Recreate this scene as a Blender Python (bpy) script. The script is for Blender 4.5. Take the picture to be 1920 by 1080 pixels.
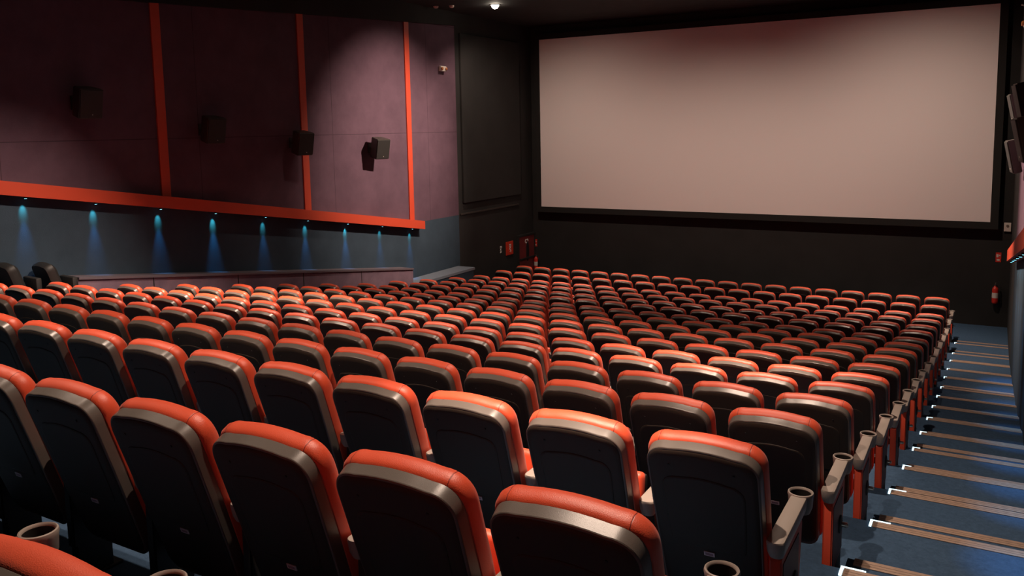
import bpy, bmesh, math, random
from mathutils import Vector, Matrix
random.seed(4)
for o in list(bpy.data.objects): bpy.data.objects.remove(o)
C = bpy.context.scene.collection
SC = bpy.context.scene
# ------------------------------------------------------------------ camera, world, exposure, ceiling lamps
OZ = 4.73                       # height of the eye above the flat floor below the screen
def make_camera():
    yaw, pitch, roll, f = 0.5274, 0.1156, -0.0188, 1556.8
    cy, sy, cp, sp, cr, sr = math.cos(yaw), math.sin(yaw), math.cos(pitch), math.sin(pitch), math.cos(roll), math.sin(roll)
    fw = Vector((-sy*cp, cy*cp, -sp)); rt = Vector((cy, sy, 0)); up = rt.cross(fw)
    r2 = rt*cr + up*sr; u2 = -rt*sr + up*cr
    cam = bpy.data.cameras.new('camera'); o = bpy.data.objects.new('camera', cam); C.objects.link(o)
    m = Matrix((r2, u2, -fw)).transposed().to_4x4(); m.translation = Vector((0, 0, OZ)); o.matrix_world = m
    cam.sensor_width = 36; cam.lens = f/1920*36; cam.shift_y = (421.7-540)/1920
    cam.clip_start = 0.05; cam.clip_end = 100
    SC.camera = o
make_camera()
w = bpy.data.worlds.new('world'); SC.world = w; w.use_nodes = True
w.node_tree.nodes['Background'].inputs[0].default_value = (0.9, 0.85, 0.8, 1)
w.node_tree.nodes['Background'].inputs[1].default_value = 0.0
SC.view_settings.view_transform = 'Standard'; SC.view_settings.look = 'None'
SC.view_settings.exposure = 0.0; SC.view_settings.gamma = 1.0; SC.view_settings.use_curve_mapping = False

CEIL = OZ + 2.92
WARM = (1.0, 0.75, 0.59)
# recessed ceiling lamps: x, y, watts, full cone in degrees, blend, tilt towards +y, tilt towards +x (degrees)
LAMPS = [(-10.4, 17.25, 440, 140, .9, 20, 4), (-5.9, 17.25, 430, 128, 1, 18, 0), (-1.7, 17.25, 600, 140, .9, 20, 2),
         (-8.6, 7.0, 1300, 80, .7, 0, 0), (-9.2, 12.2, 520, 84, 1, 0, 0), (-5.9, 8.2, 620, 82, 1, 0, 0), (-1.9, 7.2, 850, 100, .9, 0, 0),  # the lamp between the wall stripes is added fill for the lower wall
         (-5.9, 2.4, 900, 88, 1, 0, 0), (-1.7, 2.7, 640, 104, .9, 0, 0)]
# tighter pools of light under some of the lamps: x, y, watts, cone, tilt towards +y, tilt towards +x
POOLS = [(-10.4, 17.25, 1500, 50, 8, 14), (-1.7, 17.25, 1500, 54, 8, 0), (-8.6, 7.0, 3800, 42, 16, -10), (-1.9, 7.2, 2600, 36, 0, -3), (-1.7, 2.7, 1900, 27, 2, 0), (-5.9, 8.2, 800, 46, 6, 0)]
# wall washers: x, y, watts, cone, tilt towards +y, tilt towards +x
WASH = [(-6.6, 15.1, 4600, 56, 0, -57), (-6.6, 6.2, 2300, 44, 0, -45), (-4.9, 14.6, 6500, 52, 0, 57)]
def spot(name, loc, watts, cone, blend, color, rot=(0, 0, 0), size=.05):
    l = bpy.data.lights.new(name, 'SPOT'); l.energy = watts; l.spot_size = math.radians(cone); l.spot_blend = blend
    l.color = color; l.shadow_soft_size = size
    o = bpy.data.objects.new(name, l); C.objects.link(o); o.location = loc; o.rotation_euler = rot
    return o
for (x, y, wt, cone, bl, ty, tx) in LAMPS:
    spot('ceiling_lamp_beam', (x, y, CEIL-(.13 if x < -10 else .03)), wt, cone, bl, WARM, (math.radians(ty), math.radians(-tx), 0), .045)

for (x, y, wt, cone, ty, tx) in WASH:
    spot('wall_washer_beam', (x, y, CEIL-.03), wt, cone, 1.0, WARM, (math.radians(ty), math.radians(-tx), 0), .03)
for (x, y, wt, cone, ty, tx) in POOLS:
    spot('ceiling_lamp_pool', (x, y, CEIL-(.13 if x < -10 else .03)), wt, cone, 1.0, WARM, (math.radians(ty), math.radians(-tx), 0), .045)

# ------------------------------------------------------------------ materials
def mat(name, col, rough=.6, metal=0, spec=.5, bump=0, scale=60, var=0, vscale=3, emit=None, es=1, coat=0, detail=4):
    m = bpy.data.materials.new(name); m.use_nodes = True
    nt = m.node_tree; N = nt.nodes; L = nt.links; b = N['Principled BSDF']
    b.inputs['Base Color'].default_value = (*col, 1); b.inputs['Roughness'].default_value = rough
    b.inputs['Metallic'].default_value = metal; b.inputs['Specular IOR Level'].default_value = spec
    if coat: b.inputs['Coat Weight'].default_value = coat
    if emit: b.inputs['Emission Color'].default_value = (*emit, 1); b.inputs['Emission Strength'].default_value = es
    tc = N.new('ShaderNodeTexCoord')
    if var:
        n = N.new('ShaderNodeTexNoise'); n.inputs['Scale'].default_value = vscale; n.inputs['Detail'].default_value = detail
        L.new(tc.outputs['Object'], n.inputs['Vector'])
        r = N.new('ShaderNodeValToRGB')
        r.color_ramp.elements[0].color = (*[c*(1-var) for c in col], 1); r.color_ramp.elements[0].position = .3
        r.color_ramp.elements[1].color = (*[min(1, c*(1+var)) for c in col], 1); r.color_ramp.elements[1].position = .7
        L.new(n.outputs['Fac'], r.inputs['Fac']); L.new(r.outputs['Color'], b.inputs['Base Color'])
    if bump:
        n2 = N.new('ShaderNodeTexNoise'); n2.inputs['Scale'].default_value = scale; n2.inputs['Detail'].default_value = 3
        L.new(tc.outputs['Object'], n2.inputs['Vector'])
        bp = N.new('ShaderNodeBump'); bp.inputs['Strength'].default_value = bump; bp.inputs['Distance'].default_value = .002
        L.new(n2.outputs['Fac'], bp.inputs['Height']); L.new(bp.outputs['Normal'], b.inputs['Normal'])
    return m
M = dict(
    shell=mat('dark_plastic', (.125, .107, .094), .34, bump=.15, scale=500, spec=.55),
    rear=mat('matte_black_plastic', (.034, .025, .019), .55, bump=.2, scale=700, spec=.4),
    arm=mat('taupe_plastic', (.33, .285, .25), .42, bump=.15, scale=500),
    armside=mat('taupe_plastic_side', (.16, .13, .11), .42),
    sideshade=mat('shaded_panel_maroon', (.075, .022, .026), .55),  # orange panel's shaded aisle face, its shade put into the colour
    black=mat('black', (.012, .012, .012), .6),
    hollowshade=mat('cup_hollow_shade', (.018, .016, .015), .5),  # shade inside the cup wells, put into a dark colour
    panel=mat('orange_panel', (.60, .065, .028), .5),
    metal=mat('bolt_metal', (.6, .55, .5), .3, metal=1),
    tag=mat('tag_silver', (.75, .66, .72), .5),
    tagtext=mat('tag_print', (.35, .22, .28), .5),
    wallblack=mat('black_wall_paint', (.0115, .0115, .0118), .9, var=.25, vscale=1.5),
    ceil=mat('black_ceiling', (.012, .011, .011), .8, var=.4, vscale=4, bump=.5, scale=8),
    purple=None, lower=None,
    band=mat('orange_band_paint', (.50, .055, .022), .55),
    screen=mat('screen_fabric', (.76, .71, .72), .9, spec=.2),
    screenedge=mat('screen_border', (.008, .008, .008), .9),
    nosing=mat('anodised_nosing', (.38, .265, .20), .45, metal=.25, var=.12, vscale=30),
    groove=mat('nosing_groove', (.17, .12, .09), .6),
    led=mat('step_led', (.8, .9, .9), .4, emit=(.62, .9, 1.0), es=1.6),
    bluelens=mat('blue_lamp_lens', (.3, .7, .9), .3, emit=(.25, .8, 1.0), es=4),
    warmlens=mat('warm_lamp_lens', (1, .9, .75), .3, emit=(1, .86, .68), es=60),
    speaker=mat('speaker_black', (.016, .0155, .015), .55, bump=.4, scale=300),
    speakertop=mat('speaker_cabinet', (.05, .042, .038), .5),
    white=mat('white_plastic', (.62, .57, .52), .5),
    amber=mat('amber_lens', (.35, .13, .04), .3),
    red=mat('fire_red', (.55, .03, .02), .35),
    maroon=mat('maroon_door', (.19, .028, .03), .5, var=.2, vscale=2),
    signred=mat('sign_orange_red', (.60, .045, .02), .5),
    ink=mat('white_lettering', (.75, .70, .62), .6, emit=(.75, .68, .6), es=.06),
)
def leather():
    m = bpy.data.materials.new('orange_red_leather'); m.use_nodes = True
    nt = m.node_tree; N = nt.nodes; L = nt.links; b = N['Principled BSDF']
    b.inputs['Roughness'].default_value = .46; b.inputs['Specular IOR Level'].default_value = .7
    b.inputs['Sheen Weight'].default_value = .10; b.inputs['Sheen Roughness'].default_value = .5
    tc = N.new('ShaderNodeTexCoord'); sx = N.new('ShaderNodeSeparateXYZ'); L.new(tc.outputs['Object'], sx.inputs[0])
    ab = N.new('ShaderNodeMath'); ab.operation = 'ABSOLUTE'; L.new(sx.outputs[0], ab.inputs[0])
    d = N.new('ShaderNodeMath'); d.operation = 'SUBTRACT'; L.new(ab.outputs[0], d.inputs[0]); d.inputs[1].default_value = .182
    d2 = N.new('ShaderNodeMath'); d2.operation = 'ABSOLUTE'; L.new(d.outputs[0], d2.inputs[0])
    mr = N.new('ShaderNodeMapRange'); mr.inputs[1].default_value = .0006; mr.inputs[2].default_value = .0022
    L.new(d2.outputs[0], mr.inputs[0])
    mx = N.new('ShaderNodeMix'); mx.data_type = 'RGBA'; mx.inputs[6].default_value = (.22, .012, .006, 1); mx.inputs[7].default_value = (.74, .090, .032, 1)
    L.new(mr.outputs[0], mx.inputs[0]); L.new(mx.outputs[2], b.inputs['Base Color'])
    v = N.new('ShaderNodeTexVoronoi'); v.inputs['Scale'].default_value = 420; L.new(tc.outputs['Object'], v.inputs['Vector'])
    n = N.new('ShaderNodeTexNoise'); n.inputs['Scale'].default_value = 22; L.new(tc.outputs['Object'], n.inputs['Vector'])
    a = N.new('ShaderNodeMath'); a.operation = 'MULTIPLY_ADD'; L.new(n.outputs['Fac'], a.inputs[0]); a.inputs[1].default_value = 2.0; L.new(v.outputs['Distance'], a.inputs[2])
    a2 = N.new('ShaderNodeMath'); a2.operation = 'MULTIPLY_ADD'; L.new(mr.outputs[0], a2.inputs[0]); a2.inputs[1].default_value = 2.0; L.new(a.outputs[0], a2.inputs[2])
    bp = N.new('ShaderNodeBump'); bp.inputs['Strength'].default_value = .28; bp.inputs['Distance'].default_value = .0015
    L.new(a2.outputs[0], bp.inputs['Height']); L.new(bp.outputs['Normal'], b.inputs['Normal'])
    return m
M['leather'] = leather()
def carpet():
    m = mat('blue_carpet', (.034, .052, .082), .95, bump=.8, scale=350, spec=.15)
    nt = m.node_tree; N = nt.nodes; L = nt.links; b = N['Principled BSDF']; tc = N['Texture Coordinate']
    n = N.new('ShaderNodeTexNoise'); n.inputs['Scale'].default_value = 26; n.inputs['Detail'].default_value = 8; n.inputs['Roughness'].default_value = .8
    L.new(tc.outputs['Object'], n.inputs['Vector'])
    r = N.new('ShaderNodeValToRGB'); r.color_ramp.elements[0].position = .3; r.color_ramp.elements[1].position = .75
    r.color_ramp.elements[0].color = (.028, .056, .100, 1); r.color_ramp.elements[1].color = (.056, .106, .182, 1)
    L.new(n.outputs['Fac'], r.inputs['Fac']); L.new(r.outputs['Color'], b.inputs['Base Color'])
    return m
M['carpet'] = carpet()
def plaster(name, c1, c2, seam=True):
    m = bpy.data.materials.new(name); m.use_nodes = True
    nt = m.node_tree; N = nt.nodes; L = nt.links; b = N['Principled BSDF']
    b.inputs['Roughness'].default_value = .9; b.inputs['Specular IOR Level'].default_value = .2
    tc = N.new('ShaderNodeTexCoord')
    n = N.new('ShaderNodeTexNoise'); n.inputs['Scale'].default_value = 1.6; n.inputs['Detail'].default_value = 7; n.inputs['Roughness'].default_value = .65
    L.new(tc.outputs['Object'], n.inputs['Vector'])
    r = N.new('ShaderNodeValToRGB'); r.color_ramp.elements[0].position = .32; r.color_ramp.elements[1].position = .72
    r.color_ramp.elements[0].color = (*c1, 1); r.color_ramp.elements[1].color = (*c2, 1)
    L.new(n.outputs['Fac'], r.inputs['Fac'])
    out = r.outputs['Color']
    if seam:
        sx = N.new('ShaderNodeSeparateXYZ'); L.new(tc.outputs['Object'], sx.inputs[0])
        cb = N.new('ShaderNodeCombineXYZ'); L.new(sx.outputs[1], cb.inputs[0]); L.new(sx.outputs[2], cb.inputs[1])
        mp = N.new('ShaderNodeMapping'); mp.inputs['Location'].default_value = (-13.12, -(OZ-.06), 0); L.new(cb.outputs[0], mp.inputs[0])
        br = N.new('ShaderNodeTexBrick'); br.offset = 0; br.inputs['Scale'].default_value = 1
        br.inputs['Brick Width'].default_value = 3.36; br.inputs['Row Height'].default_value = 2.6; br.inputs['Mortar Size'].default_value = .008
        br.inputs['Mortar Smooth'].default_value = .6
        L.new(mp.outputs[0], br.inputs['Vector'])
        mx = N.new('ShaderNodeMix'); mx.data_type = 'RGBA'; mx.inputs[7].default_value = (c1[0]*.55, c1[1]*.55, c1[2]*.55, 1)
        L.new(out, mx.inputs[6])
        L.new(br.outputs['Fac'], mx.inputs[0]); out = mx.outputs[2]
    L.new(out, b.inputs['Base Color'])
    n2 = N.new('ShaderNodeTexNoise'); n2.inputs['Scale'].default_value = 90; L.new(tc.outputs['Object'], n2.inputs['Vector'])
    bp = N.new('ShaderNodeBump'); bp.inputs['Strength'].default_value = .35; bp.inputs['Distance'].default_value = .004
    L.new(n2.outputs['Fac'], bp.inputs['Height']); L.new(bp.outputs['Normal'], b.inputs['Normal'])
    return m
M['purple'] = plaster('purple_wall_panel', (.082, .048, .070), (.112, .066, .094))
M['lower'] = plaster('blue_grey_wall', (.030, .050, .072), (.040, .064, .092), False)
M['mauve'] = plaster('mauve_parapet', (.14, .10, .14), (.25, .17, .22), False)

# ------------------------------------------------------------------ mesh helpers
def link(name, bm, m, parent=None, smooth=False, ang=42):
    me = bpy.data.meshes.new(name); bmesh.ops.recalc_face_normals(bm, faces=bm.faces[:]); bm.normal_update(); bm.to_mesh(me); bm.free()
    if smooth:
        for p in me.polygons: p.use_smooth = True
    for mm in (m if isinstance(m, (list, tuple)) else [m]): me.materials.append(mm)
    o = bpy.data.objects.new(name, me); C.objects.link(o)
    if parent: o.parent = parent
    if smooth:
        try: me.set_sharp_from_angle(angle=math.radians(ang))
        except Exception: pass
    return o
def box(bm, x0, x1, y0, y1, z0, z1, bev=0, mi=0, mtx=None, seg=2):
    vs = [bm.verts.new((x, y, z)) for z in (z0, z1) for y in (y0, y1) for x in (x0, x1)]
    fs = [bm.faces.new([vs[i] for i in q]) for q in ((0, 2, 3, 1), (4, 5, 7, 6), (0, 1, 5, 4), (2, 6, 7, 3), (0, 4, 6, 2), (1, 3, 7, 5))]
    for f in fs: f.material_index = mi
    if bev:
        es = {e for f in fs for e in f.edges}
        r = bmesh.ops.bevel(bm, geom=list(es), offset=bev, segments=seg, affect='EDGES', profile=.5)
        vs = list({v for f in r['faces'] for v in f.verts} | {v for f in fs if f.is_valid for v in f.verts})
        for f in r['faces']: f.material_index = mi
    if mtx is not None: bmesh.ops.transform(bm, matrix=mtx, verts=[v for v in vs if v.is_valid])
    return bm
def Box(*a, **k): return box(bmesh.new(), *a, **k)
def lathe(bm, prof, seg=20, mtx=None, mi=0, cap=True):
    rings = []
    for (r, z) in prof:
        rings.append([bm.verts.new((r*math.cos(2*math.pi*i/seg), r*math.sin(2*math.pi*i/seg), z)) for i in range(seg)])
    for a, b in zip(rings, rings[1:]):
        for i in range(seg):
            f = bm.faces.new((a[i], a[(i+1) % seg], b[(i+1) % seg], b[i])); f.material_index = mi
    if cap:
        bm.faces.new(list(reversed(rings[0]))).material_index = mi; bm.faces.new(rings[-1]).material_index = mi
    if mtx is not None: bmesh.ops.transform(bm, matrix=mtx, verts=[v for r in rings for v in r])
    return bm
def loft(bm, rings, mi=0, cap0=True, cap1=True):
    R = [[bm.verts.new(p) for p in r] for r in rings]
    n = len(R[0])
    for a, b in zip(R, R[1:]):
        for i in range(n):
            bm.faces.new((a[i], b[i], b[(i+1) % n], a[(i+1) % n])).material_index = mi
    if cap0: bm.faces.new(R[0]).material_index = mi
    if cap1: bm.faces.new(list(reversed(R[-1]))).material_index = mi
    return bm
def tube(bm, pts, r, seg=8, mi=0):
    pts = [Vector(p) for p in pts]; rings = []
    for i, p in enumerate(pts):
        d = (pts[min(i+1, len(pts)-1)] - pts[max(i-1, 0)]).normalized()
        q = d.to_track_quat('Z', 'Y')
        rings.append([p + q @ Vector((r*math.cos(2*math.pi*k/seg), r*math.sin(2*math.pi*k/seg), 0)) for k in range(seg)])
    return loft(bm, rings, mi)
def prop(o, label=None, cat=None, group=None, kind=None):
    if label: o['label'] = label
    if cat: o['category'] = cat
    if group: o['group'] = group
    if kind: o['kind'] = kind
    return o
def empty(name, loc, rz=0):
    o = bpy.data.objects.new(name, None); C.objects.link(o); o.location = loc; o.rotation_euler = (0, 0, rz); o.empty_display_size = .1
    return o
def copy_tree(o, parent=None):
    c = o.copy(); C.objects.link(c)
    if parent: c.parent = parent
    for ch in KIDS.get(o.name, []): copy_tree(ch, c)
    return c
KIDS = {}
def kid(parent, o): KIDS.setdefault(parent.name, []).append(o); return o
def text(name, body, size, m, parent=None, ext=.003):
    cu = bpy.data.curves.new(name, 'FONT'); cu.body = body; cu.size = size; cu.extrude = ext; cu.align_x = 'CENTER'; cu.align_y = 'CENTER'
    tmp = bpy.data.objects.new('tmp_text', cu); C.objects.link(tmp)
    bpy.context.view_layer.update()
    me = bpy.data.meshes.new_from_object(tmp.evaluated_get(bpy.context.evaluated_depsgraph_get()))
    bpy.data.objects.remove(tmp)
    me.materials.clear(); me.materials.append(m); me.name = name
    o = bpy.data.objects.new(name, me); C.objects.link(o)
    if parent: o.parent = parent
    return o

# ------------------------------------------------------------------ measured rows: y of each back's rear top edge, height of that edge
ROW_Y = [19.46, 18.348, 17.258, 16.168, 15.004, 13.905, 12.878, 11.77, 10.7, 9.642, 8.542, 7.542, 6.478, 5.34, 4.216, 3.023, 1.82, .73]
ROW_Z = [0.974, 1.018, 1.065, 1.193, 1.339, 1.49, 1.613, 1.798, 1.977, 2.155, 2.345, 2.519, 2.732, 2.972, 3.217, 3.491, 3.73, 3.942]
FL = [z-.97 for z in ROW_Z]; FL[0] = 0.0
XL, XR, YF, YB = -11.9, .4, 21.7, -2.6          # left wall, right wall, front wall, back wall
X0, PITCH = -.944, .56
YPAN = 17.72                                     # where the purple panels end
XS = -.60                                        # seat block / stair boundary

GO = lambda r: {16: .39, 15: .385, 14: .38, 13: .33, 12: .37}.get(r, .32)      # going of the half step
# floor: stepped seat block and half-stepped stairs, one structure
def floor_mesh():
    bm = bmesh.new()
    def strip(prof, x0, x1):
        vs = [(bm.verts.new((x0, y, z)), bm.verts.new((x1, y, z))) for y, z in prof]
        for a, b in zip(vs, vs[1:]): bm.faces.new((a[0], b[0], b[1], a[1]))
    seat = [(YF, 0)]; st = [(YF, 0)]
    for r in range(2, 19):                       # front edge of the platform of row r
        ye = ROW_Y[r-1] + 1.165
        lo, hi = FL[r-2], FL[r-1]
        seat += [(ye, lo), (ye, hi)]
        st += [(ye+GO(r), lo), (ye+GO(r), (lo+hi)/2), (ye, (lo+hi)/2), (ye, hi)]
    seat.append((-.45, FL[17])); seat += [(-.45, FL[17]+.24), (YB, FL[17]+.24)]
    st.append((-.45, FL[17])); st += [(-.45, FL[17]+.24), (YB, FL[17]+.24)]
    strip(seat, XL, XS); strip(st, XS, XR)
    # risers between the two profiles along x = XS
    for r in range(2, 19):
        ye = ROW_Y[r-1]+1.165; lo, hi = FL[r-2], FL[r-1]
        q = [bm.verts.new(p) for p in ((XS, ye, lo), (XS, ye+GO(r), lo), (XS, ye+GO(r), (lo+hi)/2), (XS, ye, (lo+hi)/2))]
        bm.faces.new(q)
    return bm
prop(link('floor', floor_mesh(), M['carpet']), kind='structure')

# ceiling and walls
prop(link('ceiling', Box(XL-.2, XR+.2, YB-.2, YF+.2, CEIL, CEIL+.15), M['ceil']), kind='structure')
prop(link('wall_front', Box(XL-.2, XR+.2, YF, YF+.2, -.1, CEIL), M['wallblack']), kind='structure')
prop(link('wall_back', Box(XL-.2, XR+.2, YB-.2, YB, 2.5, CEIL), M['wallblack']), kind='structure')
BZ = lambda y: OZ - 1.156 - (y-9.853)*.1628      # top edge of the orange band
BH = .195
def side_wall(x, s):                             # s = +1: room lies towards +x
    bm = bmesh.new()
    def quad(pts, mi): bm.faces.new([bm.verts.new((x, y, z)) for y, z in pts]).material_index = mi
    y1 = 16.2; zb = BZ(y1)
    quad([(YB, -.1), (YPAN, -.1), (YPAN, zb), (y1, zb), (YB, BZ(YB))], 1)
    quad([(YB, BZ(YB)), (y1, zb), (YPAN, zb), (YPAN, CEIL), (YB, CEIL)], 0)
    quad([(YPAN, -.1), (YF, -.1), (YF, CEIL), (YPAN, CEIL)], 2)
    back = -.2*s
    for a, b in (((YB, -.1), (YB, CEIL)),):
        bm.faces.new([bm.verts.new(p) for p in ((x, *a), (x, *b), (x+back, *b), (x+back, *a))]).material_index = 2
    bm.faces.new([bm.verts.new(p) for p in ((x+back, YB, -.1), (x+back, YF, -.1), (x+back, YF, CEIL), (x+back, YB, CEIL))]).material_index = 2
    return bm
prop(link('wall_left', side_wall(XL, 1), [M['purple'], M['lower'], M['wallblack']]), kind='structure')
prop(link('wall_right', side_wall(XR, -1), [M['purple'], M['lower'], M['wallblack']]), kind='structure')
# dark head trims above the purple panels (their lower edge climbs towards the screen)
def head_trim(x, s):
    x1 = x + .05*s
    f = lambda y: OZ + 2.12 + (y-8.93)*.0537
    rings = [[(x, y, f(y)), (x1, y, f(y)), (x1, y, CEIL), (x, y, CEIL)] for y in (YB, YPAN)]
    return loft(bmesh.new(), rings)
prop(link('trim_1', head_trim(XL, 1), M['wallblack']), kind='structure')
prop(link('trim_2', head_trim(XR, -1), M['wallblack']), kind='structure')

def sloped_box(x0, x1, ya, yb, zf, h, name='b'):
    rings = [[(x0, y, zf(y)), (x1, y, zf(y)), (x1, y, zf(y)-h), (x0, y, zf(y)-h)] for y in (ya, yb)]
    return loft(bmesh.new(), rings)
prop(link('wall_band', sloped_box(XL, XL+.20, YB+.05, 15.97, BZ, BH), M['band']),
     'long sloping orange band along the left wall above a row of blue lights', 'wall trim', 'orange wall bands')
prop(link('wall_band', sloped_box(XR-.15, XR, YB+.05, 16.6, BZ, BH), M['band']),
     'sloping orange band on the right wall above the stairs', 'wall trim', 'orange wall bands')
wh = ['left stripe, nearest the large hanging speaker', 'middle stripe, beside the tilted third speaker', 'stripe nearest the screen, above the end of the sloping band']
for i, (ya, yb) in enumerate(((8.93, 9.10), (12.20, 12.37), (15.62, 15.79))):
    top = OZ+2.12+(ya-8.93)*.0537+.01
    bm = loft(bmesh.new(), [[(XL-.005, y, top), (XL+.03, y, top), (XL+.03, y, BZ(y)-.01), (XL-.005, y, BZ(y)-.01)] for y in (ya, yb)])
    prop(link('wall_stripe', bm, M['band']), 'upright orange wall stripe: '+wh[i], 'wall trim', 'upright orange stripes on the left wall')
    bm = loft(bmesh.new(), [[(XR+.005, y, top), (XR-.03, y, top), (XR-.03, y, BZ(y)-.01), (XR+.005, y, BZ(y)-.01)] for y in (ya, yb)])
# black acoustic panel and ledge on the black part of the left wall
prop(link('trim_3', Box(XL, XL+.06, 17.9, 20.9, OZ-1.9, CEIL-.5, bev=.01), M['wallblack']), kind='structure')
prop(link('trim_4', Box(XL, XL+.035, 17.76, 20.8, OZ-2.2, OZ-2.16), mat('dark_ledge', (.03, .025, .022), .7)), kind='structure')

# ------------------------------------------------------------------ projection screen
scr = empty('cinema_screen', (-5.77, YF-.2, OZ-2.3))
prop(scr, 'huge blank pale projection screen on the black front wall', 'cinema screen')
W2, SH = 5.735, 4.82
bm = bmesh.new(); n = 40
g = [[bm.verts.new((-W2+2*W2*i/n, 0, SH*j/12)) for i in range(n+1)] for j in range(13)]
for j in range(12):
    for i in range(n): bm.faces.new((g[j][i], g[j][i+1], g[j+1][i+1], g[j+1][i]))
link('screen_surface', bm, M['screen'], scr)
bm = bmesh.new()
for a in ((-W2-.16, -W2, -.02, .19, -.16, SH+.16), (W2, W2+.16, -.02, .19, -.16, SH+.16), (-W2, W2, -.02, .19, -.16, 0), (-W2, W2, -.02, .19, SH, SH+.16), (-W2, W2, .03, .19, 0, SH)):
    box(bm, *a)
link('black_border', bm, M['screenedge'], scr)

# ------------------------------------------------------------------ cinema seat
TH = math.radians(18)
UP = Vector((0, -math.sin(TH), math.cos(TH))); NM = Vector((0, math.cos(TH), math.sin(TH)))
BASE = Vector((0, .242, .221))                   # foot of the backrest's rear face (local)
HT = .775
def outline(hw, ht, s0=0, rt=.095, rb=.06, arch=.012, taper=.016, n=9, k=2.35):
    """closed outline (x, s), counter-clockwise seen from the rear, top corners round"""
    pts = []
    def half(sgn):
        a = []
        m = 10
        for i in range(m+1):                     # bottom corner
            t = math.pi/2*i/m; a.append((hw-taper-rb+rb*math.sin(t), s0+rb-rb*math.cos(t)))
        a.append((hw-taper*.55, s0+(ht-s0)*.3)); a.append((hw-taper*.16, s0+(ht-s0)*.6))
        for i in range(m+1):
            t = math.pi/2*i/m; c, s = max(0, math.cos(t)), max(0, math.sin(t))
            a.append((hw-rt+rt*c**(2/k), ht-rt-arch+rt*s**(2/k)))
        for xx in (.66, .33): a.append(((hw-rt)*xx, ht-arch*(xx**2)))
        return a
    r = half(1)
    pts = [(0, s0)] + r + [(0, ht)] + [(-x, s) for x, s in reversed(r)]
    return pts
def P3(x, s, d): return BASE + Vector((x, 0, 0)) + UP*s + NM*d
def ring(o, d, bulge=None):
    return [P3(x, s, d + (bulge(x, s) if bulge else 0)) for x, s in o]
def build_seat(aisle):
    root = empty('cinema_chair', (0, 0, 0))
    ya, yp = (.045, .075) if aisle else (.15, .20)
    # plastic shell: rear rim, side band
    st = [(0.000, .2215, HT-.010, .009), (0.002, .2250, HT-.0065, .005), (0.005, .2265, HT-.005, .004), (0.025, .2285, HT-.0025, .002), (0.044, .2300, HT-.001, 0), (0.047, .2285, HT-.003, .002), (.050, .222, HT-.01, .01)]
    rings = [ring(outline(hw, ht, s0), d) for d, hw, ht, s0 in st]
    shell = kid(root, link('backrest_shell', loft(bmesh.new(), rings), M['shell'], root, True, 14))
    # rear panel insert, slightly raised with a recessed border
    rs = [(-.0003, .2175, HT-.0145, .02), (-.004, .214, HT-.018, .024), (-.0075, .196, HT-.040, .042)]
    rings = [ring(outline(hw, ht, s0, rt=.080), d) for d, hw, ht, s0 in reversed(rs)]
    bm = loft(bmesh.new(), rings, cap1=False)
    rear = kid(root, link('rear_panel', bm, M['rear'], root, True))
    bm = loft(bmesh.new(), [ring(outline(.160, .635, .290, rt=.06, rb=.03, taper=.012), -.0115), ring(outline(.166, .641, .284, rt=.064, rb=.03, taper=.012), -.0098), ring(outline(.168, .643, .282, rt=.064, rb=.03, taper=.012), -.0070)], cap1=False)
    kid(rear, link('service_cover', bm, M['rear'], rear, True, 12))
    bm = bmesh.new()
    for sx in (-.13, .13):
        lathe(bm, [(.005, 0), (.004, .002)], 8, Matrix.Translation(P3(sx, .685, -.0085)) @ Matrix.Rotation(math.radians(90)+TH, 4, 'X'))
    kid(rear, link('screw_cap', bm, M['black'], rear))
    # cushion: leather, wraps the front
    cs = [(.042, .222, HT-.008, .02), (.047, .2335, HT+.000, .01), (.060, .2390, HT+.007, .006), (.085, .2410, HT+.009, .004), (.106, .236, HT+.003, .008),
          (.122, .221, HT-.016, .02), (.133, .200, HT-.040, .045), (.139, .160, HT-.09, .09), (.141, .08, HT-.20, .20)]
    rings = [ring(outline(hw, ht, s0, rt=min(.095, hw*.5), rb=min(.06, hw*.4), arch=.012, taper=min(.016, hw*.2)), d) for d, hw, ht, s0 in cs]
    kid(root, link('backrest_cushion', loft(bmesh.new(), rings), M['leather'], root, True))
    # tipped-up seat pad (leather above, black pan below)
    T = Matrix.Translation((0, .40, .36)) @ Matrix.Rotation(math.radians(84), 4, 'X')
    bm = Box(-.175, .175, 0.0, .27, -.03, .03, bev=.024, mtx=T, seg=3)
    kid(root, link('seat_pad', bm, M['leather'], root, True))
    bm = Box(-.17, .17, .01, .25, -.065, -.025, bev=.015, mtx=T)
    kid(root, link('seat_pan', bm, M['black'], root, True))
    bm = Box(-.245, .245, .34, .39, .30, .36, bev=.008)
    kid(root, link('cross_beam', bm, M['black'], root))
    # number tag on the rear panel
    bm = bmesh.new()
    q = [P3(x, s, d) for d in (-.0115, -.0085) for x, s in ((-.022, .248), (.022, .248), (.022, .269), (-.022, .269))]
    v = [bm.verts.new(p) for p in q]
    for f in ((0, 1, 2, 3), (7, 6, 5, 4), (0, 4, 5, 1), (1, 5, 6, 2), (2, 6, 7, 3), (3, 7, 4, 0)): bm.faces.new([v[i] for i in f])
    tg = kid(root, link('number_tag', bm, M['tag'], root)); tg['label'] = 'small silver number tag'
    bm = bmesh.new()
    bm.faces.new([bm.verts.new(P3(x, s, -.0122)) for x, s in ((-.0165, .2525), (.0165, .2525), (.0165, .2645), (-.0165, .2645))])
    kid(tg, link('tag_print', bm, M['tagtext'], tg))
    # armrest on the right-hand side
    ax = PITCH/2
    bm = bmesh.new()
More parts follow.
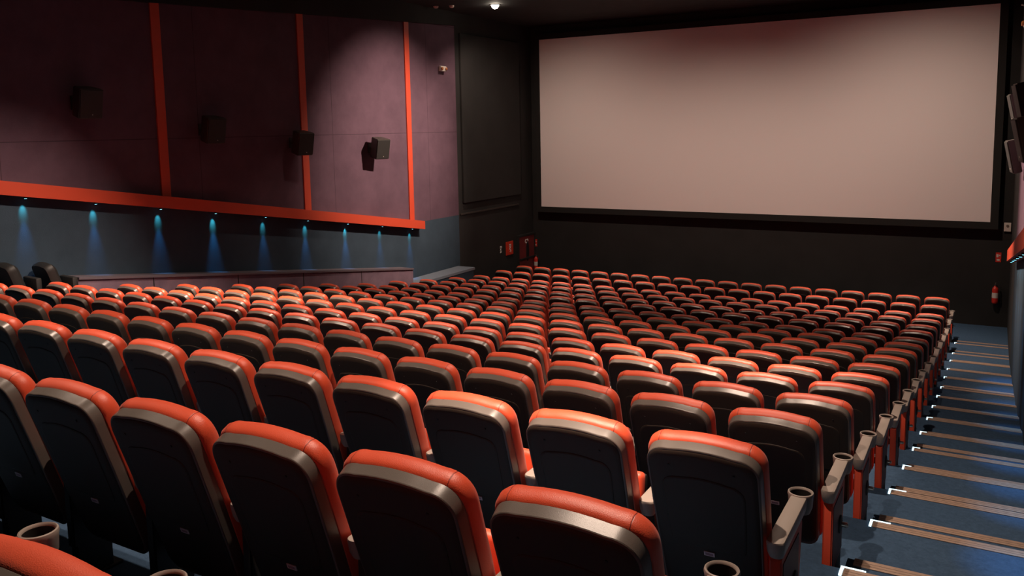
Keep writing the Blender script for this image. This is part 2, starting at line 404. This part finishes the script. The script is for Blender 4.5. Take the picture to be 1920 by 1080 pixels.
    def cap_outline(inset, y0=ya, y1=.50):
        pts = []; hw = .036-inset
        for i in range(13):                      # rounded near end
            t = math.pi + math.pi*i/12
            pts.append((ax+hw*math.cos(t), y0+hw*.9+hw*.9*math.sin(t)))
        pts.append((ax+hw, y0+.2)); pts.append((ax+hw*.98, y1)); pts.append((ax-hw*.98, y1)); pts.append((ax-hw, y0+.2))
        return pts
    zt = .628
    def ringz(inset, z, sh=0): return [(x, y+(sh if y < ya+.08 else 0), z) for x, y in cap_outline(inset)]
    loft(bm, [ringz(.010, zt-.072, .02), ringz(.003, zt-.05, .008), ringz(.0, zt-.012), ringz(.004, zt-.002), ringz(.010, zt)][::-1])
    arm = kid(root, link('armrest', bm, M['arm'], root, True))
    bm = bmesh.new()
    lathe(bm, [(.040, -.085), (.049, -.06), (.052, -.015), (.0545, -.004), (.0525, .004), (.048, .006), (.0440, .002), (.0430, -.004)], 32, Matrix.Translation((ax, .545, zt)), cap=False)
    cup = kid(arm, link('cup_holder', bm, M['arm'], arm, True))
    bm = bmesh.new(); lathe(bm, [(.0002, -.080), (.0385, -.080), (.0425, -.030), (.0430, -.004)], 32, Matrix.Translation((ax, .545, zt)), cap=False)
    kid(cup, link('cup_well', bm, M['hollowshade'], cup, True)) if False else kid(arm, link('cup_well', bm, M['hollowshade'], arm, True))
    # end panel below the armrest
    bm = bmesh.new()
    loft(bm, [[(ax-.024, yp, .17), (ax+.024, yp, .17), (ax+.024, .40, .17), (ax-.024, .40, .17)],
              [(ax-.024, yp, .535), (ax+.024, yp, .535), (ax+.024, .47, .535), (ax-.024, .47, .535)],
              [(ax-.022, yp+.008, .548), (ax+.022, yp+.008, .548), (ax+.022, .46, .548), (ax-.022, .46, .548)]][::-1])
    bmesh.ops.bevel(bm, geom=[e for e in bm.edges if abs(e.verts[0].co.z-e.verts[1].co.z) > .2], offset=.007, segments=2, affect='EDGES')
    pn = kid(root, link('end_panel', bm, M['panel' if aisle else 'black'], root, True))
    if aisle:
        kid(pn, link('side_shade_plate', Box(ax+.0235, ax+.027, .096, .385, .185, .525, bev=.001), M['sideshade'], pn))  # added plate, its dark maroon stands for shade on the aisle side
        T = Matrix.Translation((ax+.026, .30, .35)) @ Matrix.Rotation(math.pi/2, 4, 'Y')
        kid(pn, link('pivot_cover', lathe(bmesh.new(), [(.05, 0), (.047, .008), (.03, .012)], 20, T), M['black'], pn, True))
        kid(pn, link('pivot_knob', lathe(bmesh.new(), [(.014, .010), (.014, .036), (.008, .044)], 12, T), M['metal'], pn, True))
    bm = Box(ax-.024, ax+.024, yp+.015, .38, 0.012, .175, bev=.004); box(bm, ax-.035, ax+.035, yp+.005, .42, 0, .014, bev=.003)
    kid(root, link('floor_foot', bm, M['black'], root))
    return root
ORD = ['aisle', 'second', 'third', 'fourth', 'fifth', 'sixth', 'seventh', 'eighth', 'ninth', 'tenth', 'eleventh', 'twelfth', 'thirteenth',
       'fourteenth', 'fifteenth', 'sixteenth', 'seventeenth', 'eighteenth', 'nineteenth']
ROWN = ['front', 'second', 'third', 'fourth', 'fifth', 'sixth', 'seventh', 'eighth', 'ninth', 'tenth', 'eleventh', 'twelfth', 'thirteenth',
        'fourteenth', 'fifteenth', 'sixteenth', 'seventeenth', 'rearmost']
NCOL = {15: (0, 14), 16: (0, 10), 17: (0, 7), 18: (0, 4)}
protos = {True: build_seat(True), False: build_seat(False)}; used = set()
for r in range(1, 19):
    a, b = NCOL.get(r, (0, 19))
    for c in range(a, b):
        k = c == 0
        o = copy_tree(protos[k]) if k in used else protos[k]
        used.add(k)
        o.location = (X0-PITCH*c, ROW_Y[r-1], FL[r-1])
        where = 'on the stair aisle' if c == 0 else 'at the left wall end' if c == 18 else ORD[c]+' from the stair aisle'
        rw = 'front row' if r == 1 else 'rearmost visible row' if r == 18 else ROWN[r-1]+' row from the screen'
        prop(o, 'orange-red cinema seat with black back, '+where+', '+rw, 'chair', 'orange-red cinema seats')

# ------------------------------------------------------------------ stair nosings with lit corners
def nosing(y, z, bar, label, lit):
    x0, x1 = (-.565, XR-.005)
    root = empty('stair_nosing', ((x0+x1)/2, y, z)); h = (x1-x0)/2
    prop(root, label, 'stair nosing', 'lit upper stair nosings' if lit else 'lower stair nosings')
    bm = bmesh.new()
    box(bm, -h, h, -.074, .006, 0, .006, bev=.002); box(bm, -h, h, 0, .007, -.04, .004)
    link('metal_strip', bm, M['nosing'], root)
    bm = bmesh.new()
    for gy in (-.052, -.026): box(bm, -h+.01, h-.01, gy-.002, gy+.002, .0055, .0066)
    link('grip_groove', bm, M['groove'], root)
    if lit:
        bm = bmesh.new(); box(bm, -h-.016, -h-.002, -.075, .012, 0, .008); box(bm, -h-.016, -h+bar, .007, .016, -.012, .008)
        link('step_light', bm, M['led'], root)
    return root
for r in range(2, 17):
    ye = ROW_Y[r-1]+1.165; rn = ROWN[r-1]
    nosing(ye, FL[r-1], .10 if r > 13 else .05 if r > 9 else .03, 'ribbed brown stair nosing with glowing left corner, below the '+rn+' row from the screen', True)
    nosing(ye+GO(r), (FL[r-1]+FL[r-2])/2, 0, 'plain ribbed brown stair nosing, half a step under the '+rn+' row from screen', False)

# ------------------------------------------------------------------ blue lamps under the bands
BLUE = (.05, .42, .9)
LY = [6.65, 7.70, 8.83, 9.93, 11.08, 12.18, 13.36, 14.50, 15.60]
place = ['leftmost', 'second from the left', 'third from the left', 'fourth from the left', 'middle of the nine', 'fourth from the band end', 'third from the band end', 'second from the band end', 'nearest the band end']
BR = [1, 1, .95, 1.25, .7, .95, 1.25, .7, .75]
def bluelamp(x, y, sgn, label, k):
    z = BZ(y)-BH
    root = empty('accent_lamp', (x, y, z))
    prop(root, label, 'wall light', 'blue lamps under the wall bands')
    bm = lathe(bmesh.new(), [(.022, -.022), (.026, -.015), (.026, .004)], 14)
    link('housing', bm, M['black'], root, True)
    bm = lathe(bmesh.new(), [(.016, -.026), (.018, -.0215)], 12)
    link('lens', bm, M['bluelens'], root)
    s = spot('accent_lamp_beam', (0, 0, -.04), 60*k*(1 if sgn > 0 else 2.3), 28, 1, BLUE, (0, math.radians(5 if sgn > 0 else 0)*sgn, 0), .012); s.parent = root
    s2 = spot('accent_lamp_core', (0, 0, -.04), 14*k, 40, 1, (.10, .78, .80), (0, math.radians(31)*sgn, 0), .012); s2.parent = root
for i, y in enumerate(LY):
    bluelamp(XL+.10, y, 1, 'small blue downlight under the left orange band, '+place[i], BR[i])
for i, y in enumerate([5.2] + LY):
    bluelamp(XR-.10, y, -1, 'small blue downlight under the right orange band, '+(['nearest the viewer'] + [w_+' from the viewer' for w_ in ('second', 'third', 'fourth', 'fifth', 'sixth', 'seventh', 'eighth', 'ninth')] + ['nearest the screen'])[i], 1)

# ------------------------------------------------------------------ hanging speakers
def speaker(x, y, z, s, tilt, turn, w, h, label, grp):
    d, off = (.28, .27) if s > 0 else (.13, .15)
    root = empty('wall_speaker', (x, y, z)); prop(root, label, 'speaker', grp)
    R = Matrix.Translation((s*off, 0, 0)) @ Matrix.Rotation(math.radians(turn), 4, 'Z') @ Matrix.Rotation(math.radians(tilt)*s, 4, 'Y')
    bm = bmesh.new()
    # cabinet: wedge, wider at the front (front faces +x*s)
    v = []
    for zz in (-h/2, h/2):
        for (dx, hw) in ((-d*.5*s, w*.36), (d*.5*s, w*.5)):
            v += [(dx, -hw, zz), (dx, hw, zz)]
    vv = [bm.verts.new(p) for p in v]
    for f in ((0, 1, 3, 2), (4, 6, 7, 5), (0, 4, 5, 1), (2, 3, 7, 6), (0, 2, 6, 4), (1, 5, 7, 3)): bm.faces.new([vv[i] for i in f])
    bmesh.ops.bevel(bm, geom=bm.edges[:], offset=.012, segments=2, affect='EDGES')
    bmesh.ops.recalc_face_normals(bm, faces=bm.faces[:])
    bmesh.ops.transform(bm, matrix=R, verts=bm.verts[:])
    link('cabinet', bm, M['speakertop'], root)
    bm = Box(d*.5*s-.004*s, d*.5*s+.010*s, -w*.47, w*.47, -h*.47, h*.47)
    bmesh.ops.recalc_face_normals(bm, faces=bm.faces[:])
    bmesh.ops.bevel(bm, geom=bm.edges[:], offset=.004, segments=1, affect='EDGES')
    bmesh.ops.transform(bm, matrix=R, verts=bm.verts[:])
    gr = link('front_grille', bm, M['speaker'], root)
    bm = lathe(bmesh.new(), [(.009, 0), (.007, .004)], 10, R @ Matrix.Translation((d*.5*s+.010*s, .02, -h*.36)) @ Matrix.Rotation(math.pi/2*s, 4, 'Y'))
    link('badge', bm, M['white'], gr)
    bm = Box(min(0, s*.02), max(0, s*.02), -.07, .07, -.10, .10)
    box(bm, min(s*.01, s*(off-.10)), max(s*.01, s*(off-.10)), -.018, .018, -.02, .02); tube(bm, [(s*(off-.11), 0, -.01), (s*(off-.05), 0, .0)], .03)
    bmesh.ops.recalc_face_normals(bm, faces=bm.faces[:])
    link('wall_bracket', bm, M['speaker'], root)
SP = [(7.56, .50, 'nearest to the viewer, largest'), (9.82, .08, 'between the first two upright stripes'), (11.94, -.20, 'in front of the middle orange stripe'), (14.28, -.37, 'on the lit purple panel')]
for i, (y, z, tx) in enumerate(SP):
    speaker(XL, y, OZ+z, 1, 12, -4 - 3*i, .36, .44, 'black box speaker on the left wall, '+tx, 'speakers on the left wall')
rt = ['the upper of the two nearer ones', 'the upper of the two farther ones', 'the lower of the two nearer ones', 'the lowest, above the band end']
for i, (y, z, h) in enumerate(((10.8, .20, .40), (15.5, .18, .45), (9.6, -.20, .45), (15.2, -.58, .52))):
    speaker(XR, y, OZ+z, -1, 12, 6, .34, h, 'black box speaker on the right wall, '+rt[i], 'speakers on the right wall')

# ------------------------------------------------------------------ emergency lights
def emergency(x, s, y, z, label):
    root = empty('emergency_light', (x, y, z)); prop(root, label, 'emergency light', 'emergency lights')
    bm = Box(min(0, .09*s), max(0, .09*s), -.12, .12, -.065, .065, bev=.02)
    link('housing', bm, M['white'], root, True)
    for yy, m in ((-.085, 'amber'), (.085, 'amber')):
        bm = lathe(bmesh.new(), [(.036, 0), (.034, .03), (.02, .04)], 16, Matrix.Translation((.085*s, yy, 0)) @ Matrix.Rotation(math.pi/2*s, 4, 'Y'))
        link('lamp_head', bm, M[m], root, True)
emergency(XL, 1, 17.1, OZ+1.49, 'small white twin-head emergency light on the left wall near the screen')
emergency(XR, -1, 15.9, OZ+1.52, 'small white emergency light on the right wall beside the screen top')
bm = tube(bmesh.new(), [(XR-.03, 15.9, OZ+1.60), (XR-.04, 15.85, OZ+1.68), (XR-.07, 15.95, OZ+1.80), (XR-.12, 16.3, OZ+1.86)], .014)
prop(link('power_cable', bm, M['white']), 'short pale cable curling above the emergency light by the screen', 'cable')

# ------------------------------------------------------------------ ceiling downlight in view and detectors
root = empty('ceiling_downlight', (-10.4, 17.25, CEIL)); prop(root, 'glaring warm ceiling spotlight left of the screen', 'ceiling light', 'ceiling downlights')
bm = lathe(bmesh.new(), [(.13, -.012), (.135, 0)], 28, cap=False); lathe(bm, [(.13, -.012), (.095, -.016), (.09, -.004)], 28, cap=False)
link('trim_ring', bm, M['speakertop'], root, True)
bm = lathe(bmesh.new(), [(.004, -.100), (.045, -.088), (.075, -.060), (.088, -.025), (.089, -.004)], 24)
link('lamp_lens', bm, M['warmlens'], root, True)
for (x, y, wt, cone, bl, ty, tx) in LAMPS[1:]:
    root = empty('ceiling_downlight', (x, y, CEIL)); nm = {-5.9: 'middle', -8.6: 'left', -9.2: 'added fill, far left', -1.7: 'right', -1.9: 'right'}[x]
    prop(root, 'recessed warm ceiling spotlight, %s of the ceiling row %s' % (nm, 'before the screen' if y > 12 else 'between the wall stripes' if y > 10 else 'over the middle rows' if y > 5 else 'over the rear rows'), 'ceiling light', 'ceiling downlights')
    bm = lathe(bmesh.new(), [(.13, -.012), (.135, 0)], 28, cap=False); lathe(bm, [(.13, -.012), (.095, -.016), (.09, -.004)], 28, cap=False)
    link('trim_ring', bm, M['speakertop'], root, True)
    link('lamp_lens', lathe(bmesh.new(), [(.06, -.006), (.09, -.004)], 24), M['warmlens'], root, True)
for (x, y, *_), lb in zip(WASH, ('tilted ceiling wall washer aimed at the lit purple panel', 'tilted ceiling wall washer aimed at the left wall near the first speaker', 'tilted ceiling wall washer aimed at the right wall')):
    root = empty('wall_washer', (x, y, CEIL)); prop(root, lb, 'ceiling light', 'ceiling wall washers')
    link('housing', lathe(bmesh.new(), [(.05, -.012), (.085, -.012), (.09, 0)], 24), M['speakertop'], root, True)
    link('lamp_lens', lathe(bmesh.new(), [(.03, -.020), (.05, -.0125)], 20), M['warmlens'], root, True)
for i, (x, y, lb) in enumerate(((-11.65, 16.6, 'small white ceiling detector left of the spotlight'), (-11.30, 16.75, 'small white ceiling detector close to the glaring spotlight'))):
    bm = lathe(bmesh.new(), [(.03, -.05), (.055, -.035), (.065, 0)], 20)
    o = link('smoke_detector', bm, M['white'], None, True); o.location = (x, y, CEIL)
    prop(o, lb, 'smoke detector', 'ceiling detectors')

# ------------------------------------------------------------------ exit door, signs, extinguishers, switch box
dr = empty('door_1', (XL, 21.18, 0)); prop(dr, kind='structure')
link('door_leaf', Box(0, .05, -.46, .46, 0, 1.58, bev=.006), M['maroon'], dr)
bm = bmesh.new(); box(bm, 0, .07, -.52, -.46, 0, 1.64); box(bm, 0, .07, .46, .505, 0, 1.64); box(bm, 0, .07, -.46, .46, 1.58, 1.64)
link('door_frame', bm, M['wallblack'], dr)
bm = Box(.05, .10, -.42, .42, .90, .95, bev=.01)
link('push_bar', bm, M['black'], dr)
t = text('door_lettering', 'C2', .17, M['ink'], dr); t.location = (.056, 0, 1.42); t.rotation_euler = (math.pi/2, 0, math.pi/2)
bm = lathe(bmesh.new(), [(.30, 0), (.30, .01)], 24, Matrix.Translation((.05, .05, 1.12)) @ Matrix.Scale(.28, 4, (0, 1, 0)) @ Matrix.Rotation(math.pi/2, 4, 'Y'))
link('door_window', bm, M['black'], dr)
sg = empty('exit_sign', (XL, 20.24, OZ-3.39)); prop(sg, 'small orange-red wall sign with white upright lettering beside the maroon door', 'sign')
link('sign_plate', Box(0, .03, -.19, .19, -.19, .19, bev=.004), M['signred'], sg)
t = text('sign_lettering', 'EXIT', .12, M['ink'], sg); t.location = (.034, 0, 0)
t.matrix_local = Matrix.Translation((.034, 0, 0)) @ Matrix(((0, 0, 1, 0), (0, 1, 0, 0), (-1, 0, 0, 0), (0, 0, 0, 1))) @ Matrix.Identity(4)
lt = empty('wall_lettering', (XL, 19.78, OZ-3.37)); prop(lt, 'white upright lettering painted on the black wall left of the orange-red sign', 'lettering')
t = text('letters', 'Exit', .13, M['ink'], lt)
t.matrix_local = Matrix.Translation((.004, 0, 0)) @ Matrix(((0, 0, 1, 0), (0, 1, 0, 0), (-1, 0, 0, 0), (0, 0, 0, 1)))
def extinguisher(x, z, label):
    root = empty('fire_extinguisher', (x, YF, z)); prop(root, label, 'fire extinguisher', 'fire extinguishers')
    T = Matrix.Translation((0, -.10, 0))
    link('cylinder', lathe(bmesh.new(), [(.05, 0), (.062, .012), (.064, .05), (.064, .32), (.055, .36), (.025, .39), (.022, .41)], 24, T), M['red'], root, True)
    bm = lathe(bmesh.new(), [(.022, .405), (.022, .44)], 12, T); box(bm, -.012, .012, -.16, -.06, .44, .455); box(bm, -.012, .012, -.15, -.06, .47, .482); box(bm, -.01, .01, -.075, -.06, .44, .482)
    link('valve', bm, M['metal'], root)
    link('hose', tube(bmesh.new(), [(.02, -.10, .42), (.07, -.10, .40), (.085, -.11, .33), (.08, -.12, .2), (.075, -.12, .10)], .010), M['black'], root, True)
    link('label_band', lathe(bmesh.new(), [(.0648, .13), (.0648, .25)], 24, T, cap=False), M['white'], root, True)
    link('wall_hook', Box(-.04, .04, -.05, 0, .30, .36), M['black'], root)
extinguisher(.13, OZ-4.17, 'red fire extinguisher on the black front wall at the foot of the stairs')
extinguisher(-11.77, OZ-4.22, 'red fire extinguisher on the black front wall beside the maroon door')
for (x, z, lb) in ((.16, OZ-3.12, 'tiny red and white safety sign above the extinguisher by the stairs'), (-11.83, OZ-3.42, 'tiny red and white safety sign above the extinguisher by the maroon door')):
    root = empty('safety_sign', (x, YF, z)); prop(root, lb, 'sign', 'extinguisher signs')
    link('sign_plate', Box(-.055, .055, -.01, 0, -.11, .11), M['red'], root)
    bm = Box(-.04, .0, -.013, -.01, .0, .07); box(bm, .012, .038, -.013, -.01, .03, .06); box(bm, -.03, .03, -.013, -.01, -.08, -.04)
    link('sign_symbol', bm, M['white'], root)
root = empty('wall_box', (.31, YF, OZ-2.42)); prop(root, 'small white control box on the black wall beside the lower screen corner', 'control box')
link('cover', Box(-.07, .07, -.05, 0, -.10, .10, bev=.01), M['white'], root)
link('dial', lathe(bmesh.new(), [(.03, 0), (.028, .012)], 16, Matrix.Translation((0, -.05, .03)) @ Matrix.Rotation(math.pi/2, 4, 'X')), M['armside'], root)

# ------------------------------------------------------------------ low parapet along the left wall and its flat end
PZ = lambda y: OZ-2.02-(y-6.9)*.139
bm = loft(bmesh.new(), [[(XL+.012, y, PZ(y)), (-11.52, y, PZ(y)), (-11.52, y, PZ(y)-1.3), (XL+.012, y, PZ(y)-1.3)] for y in (7.15, 9, 11, 13, 15.2)])
par = empty('side_parapet', (-11.7, 11, 1.4)); prop(par, 'low mauve parapet sloping down between the leftmost seats and the left wall', 'parapet')
o = link('parapet_body', bm, M['mauve'], par); o.location = (11.7, -11, -1.4)
bm = loft(bmesh.new(), [[(XL+.012, y, PZ(y)+.015), (-11.49, y, PZ(y)+.015), (-11.49, y, PZ(y)-.02), (XL+.012, y, PZ(y)-.02)] for y in (7.15, 15.2)])
o = link('coping', bm, mat('coping_grey', (.12, .10, .12), .6), par); o.location = (11.7, -11, -1.4)
bm = bmesh.new()
for y in (8.4, 10.1, 11.7, 13.4): box(bm, -11.524, -11.516, y-.008, y+.008, PZ(y)-1.0, PZ(y)-.02)
o = link('panel_joint', bm, M['black'], par); o.location = (11.7, -11, -1.4)
ld = empty('carpeted_ledge', (-11.7, 16.4, 0)); prop(ld, 'flat grey-blue carpeted ledge at the lower end of the parapet by the screen', 'ledge')
link('ledge_top', Box(-.185, .33, -1.2, 1.2, OZ-3.56, OZ-3.50), mat('grey_blue_carpet', (.14, .17, .215), .9, bump=.5, scale=300), ld)
link('ledge_base', Box(-.185, .31, -1.18, 1.17, 0, OZ-3.56), M['lower'], ld)

# ------------------------------------------------------------------ two dark seats by the left wall
def dark_seat(x, y, z, rz, label):
    root = empty('theatre_chair', (x, y, z), rz); prop(root, label, 'chair', 'dark side seats')
    st = [(0.000, .2185, HT-.014, .012), (0.03, .2305, HT-.001, 0), (0.056, .2325, HT, 0), (.10, .235, HT, 0), (.14, .20, HT-.04, .04)]
    link('backrest', loft(bmesh.new(), [ring(outline(hw, ht, s0), d) for d, hw, ht, s0 in st]), M['black'], root, True)
    bm = Box(-.2, .2, .30, .36, .30, .36); box(bm, -.22, -.18, .25, .40, 0, .40); box(bm, .18, .22, .25, .40, 0, .40)
    link('frame', bm, M['black'], root)
    link('seat_pad', Box(-.2, .2, .38, .46, .36, .74, bev=.02), M['black'], root, True)
dark_seat(-11.58, 6.08, OZ-1.70-.97, -.1, 'dark seat back at the left edge, farther from the mauve parapet')
dark_seat(-11.58, 6.60, OZ-1.77-.97, -.1, 'dark seat back touching the near end of the mauve parapet')
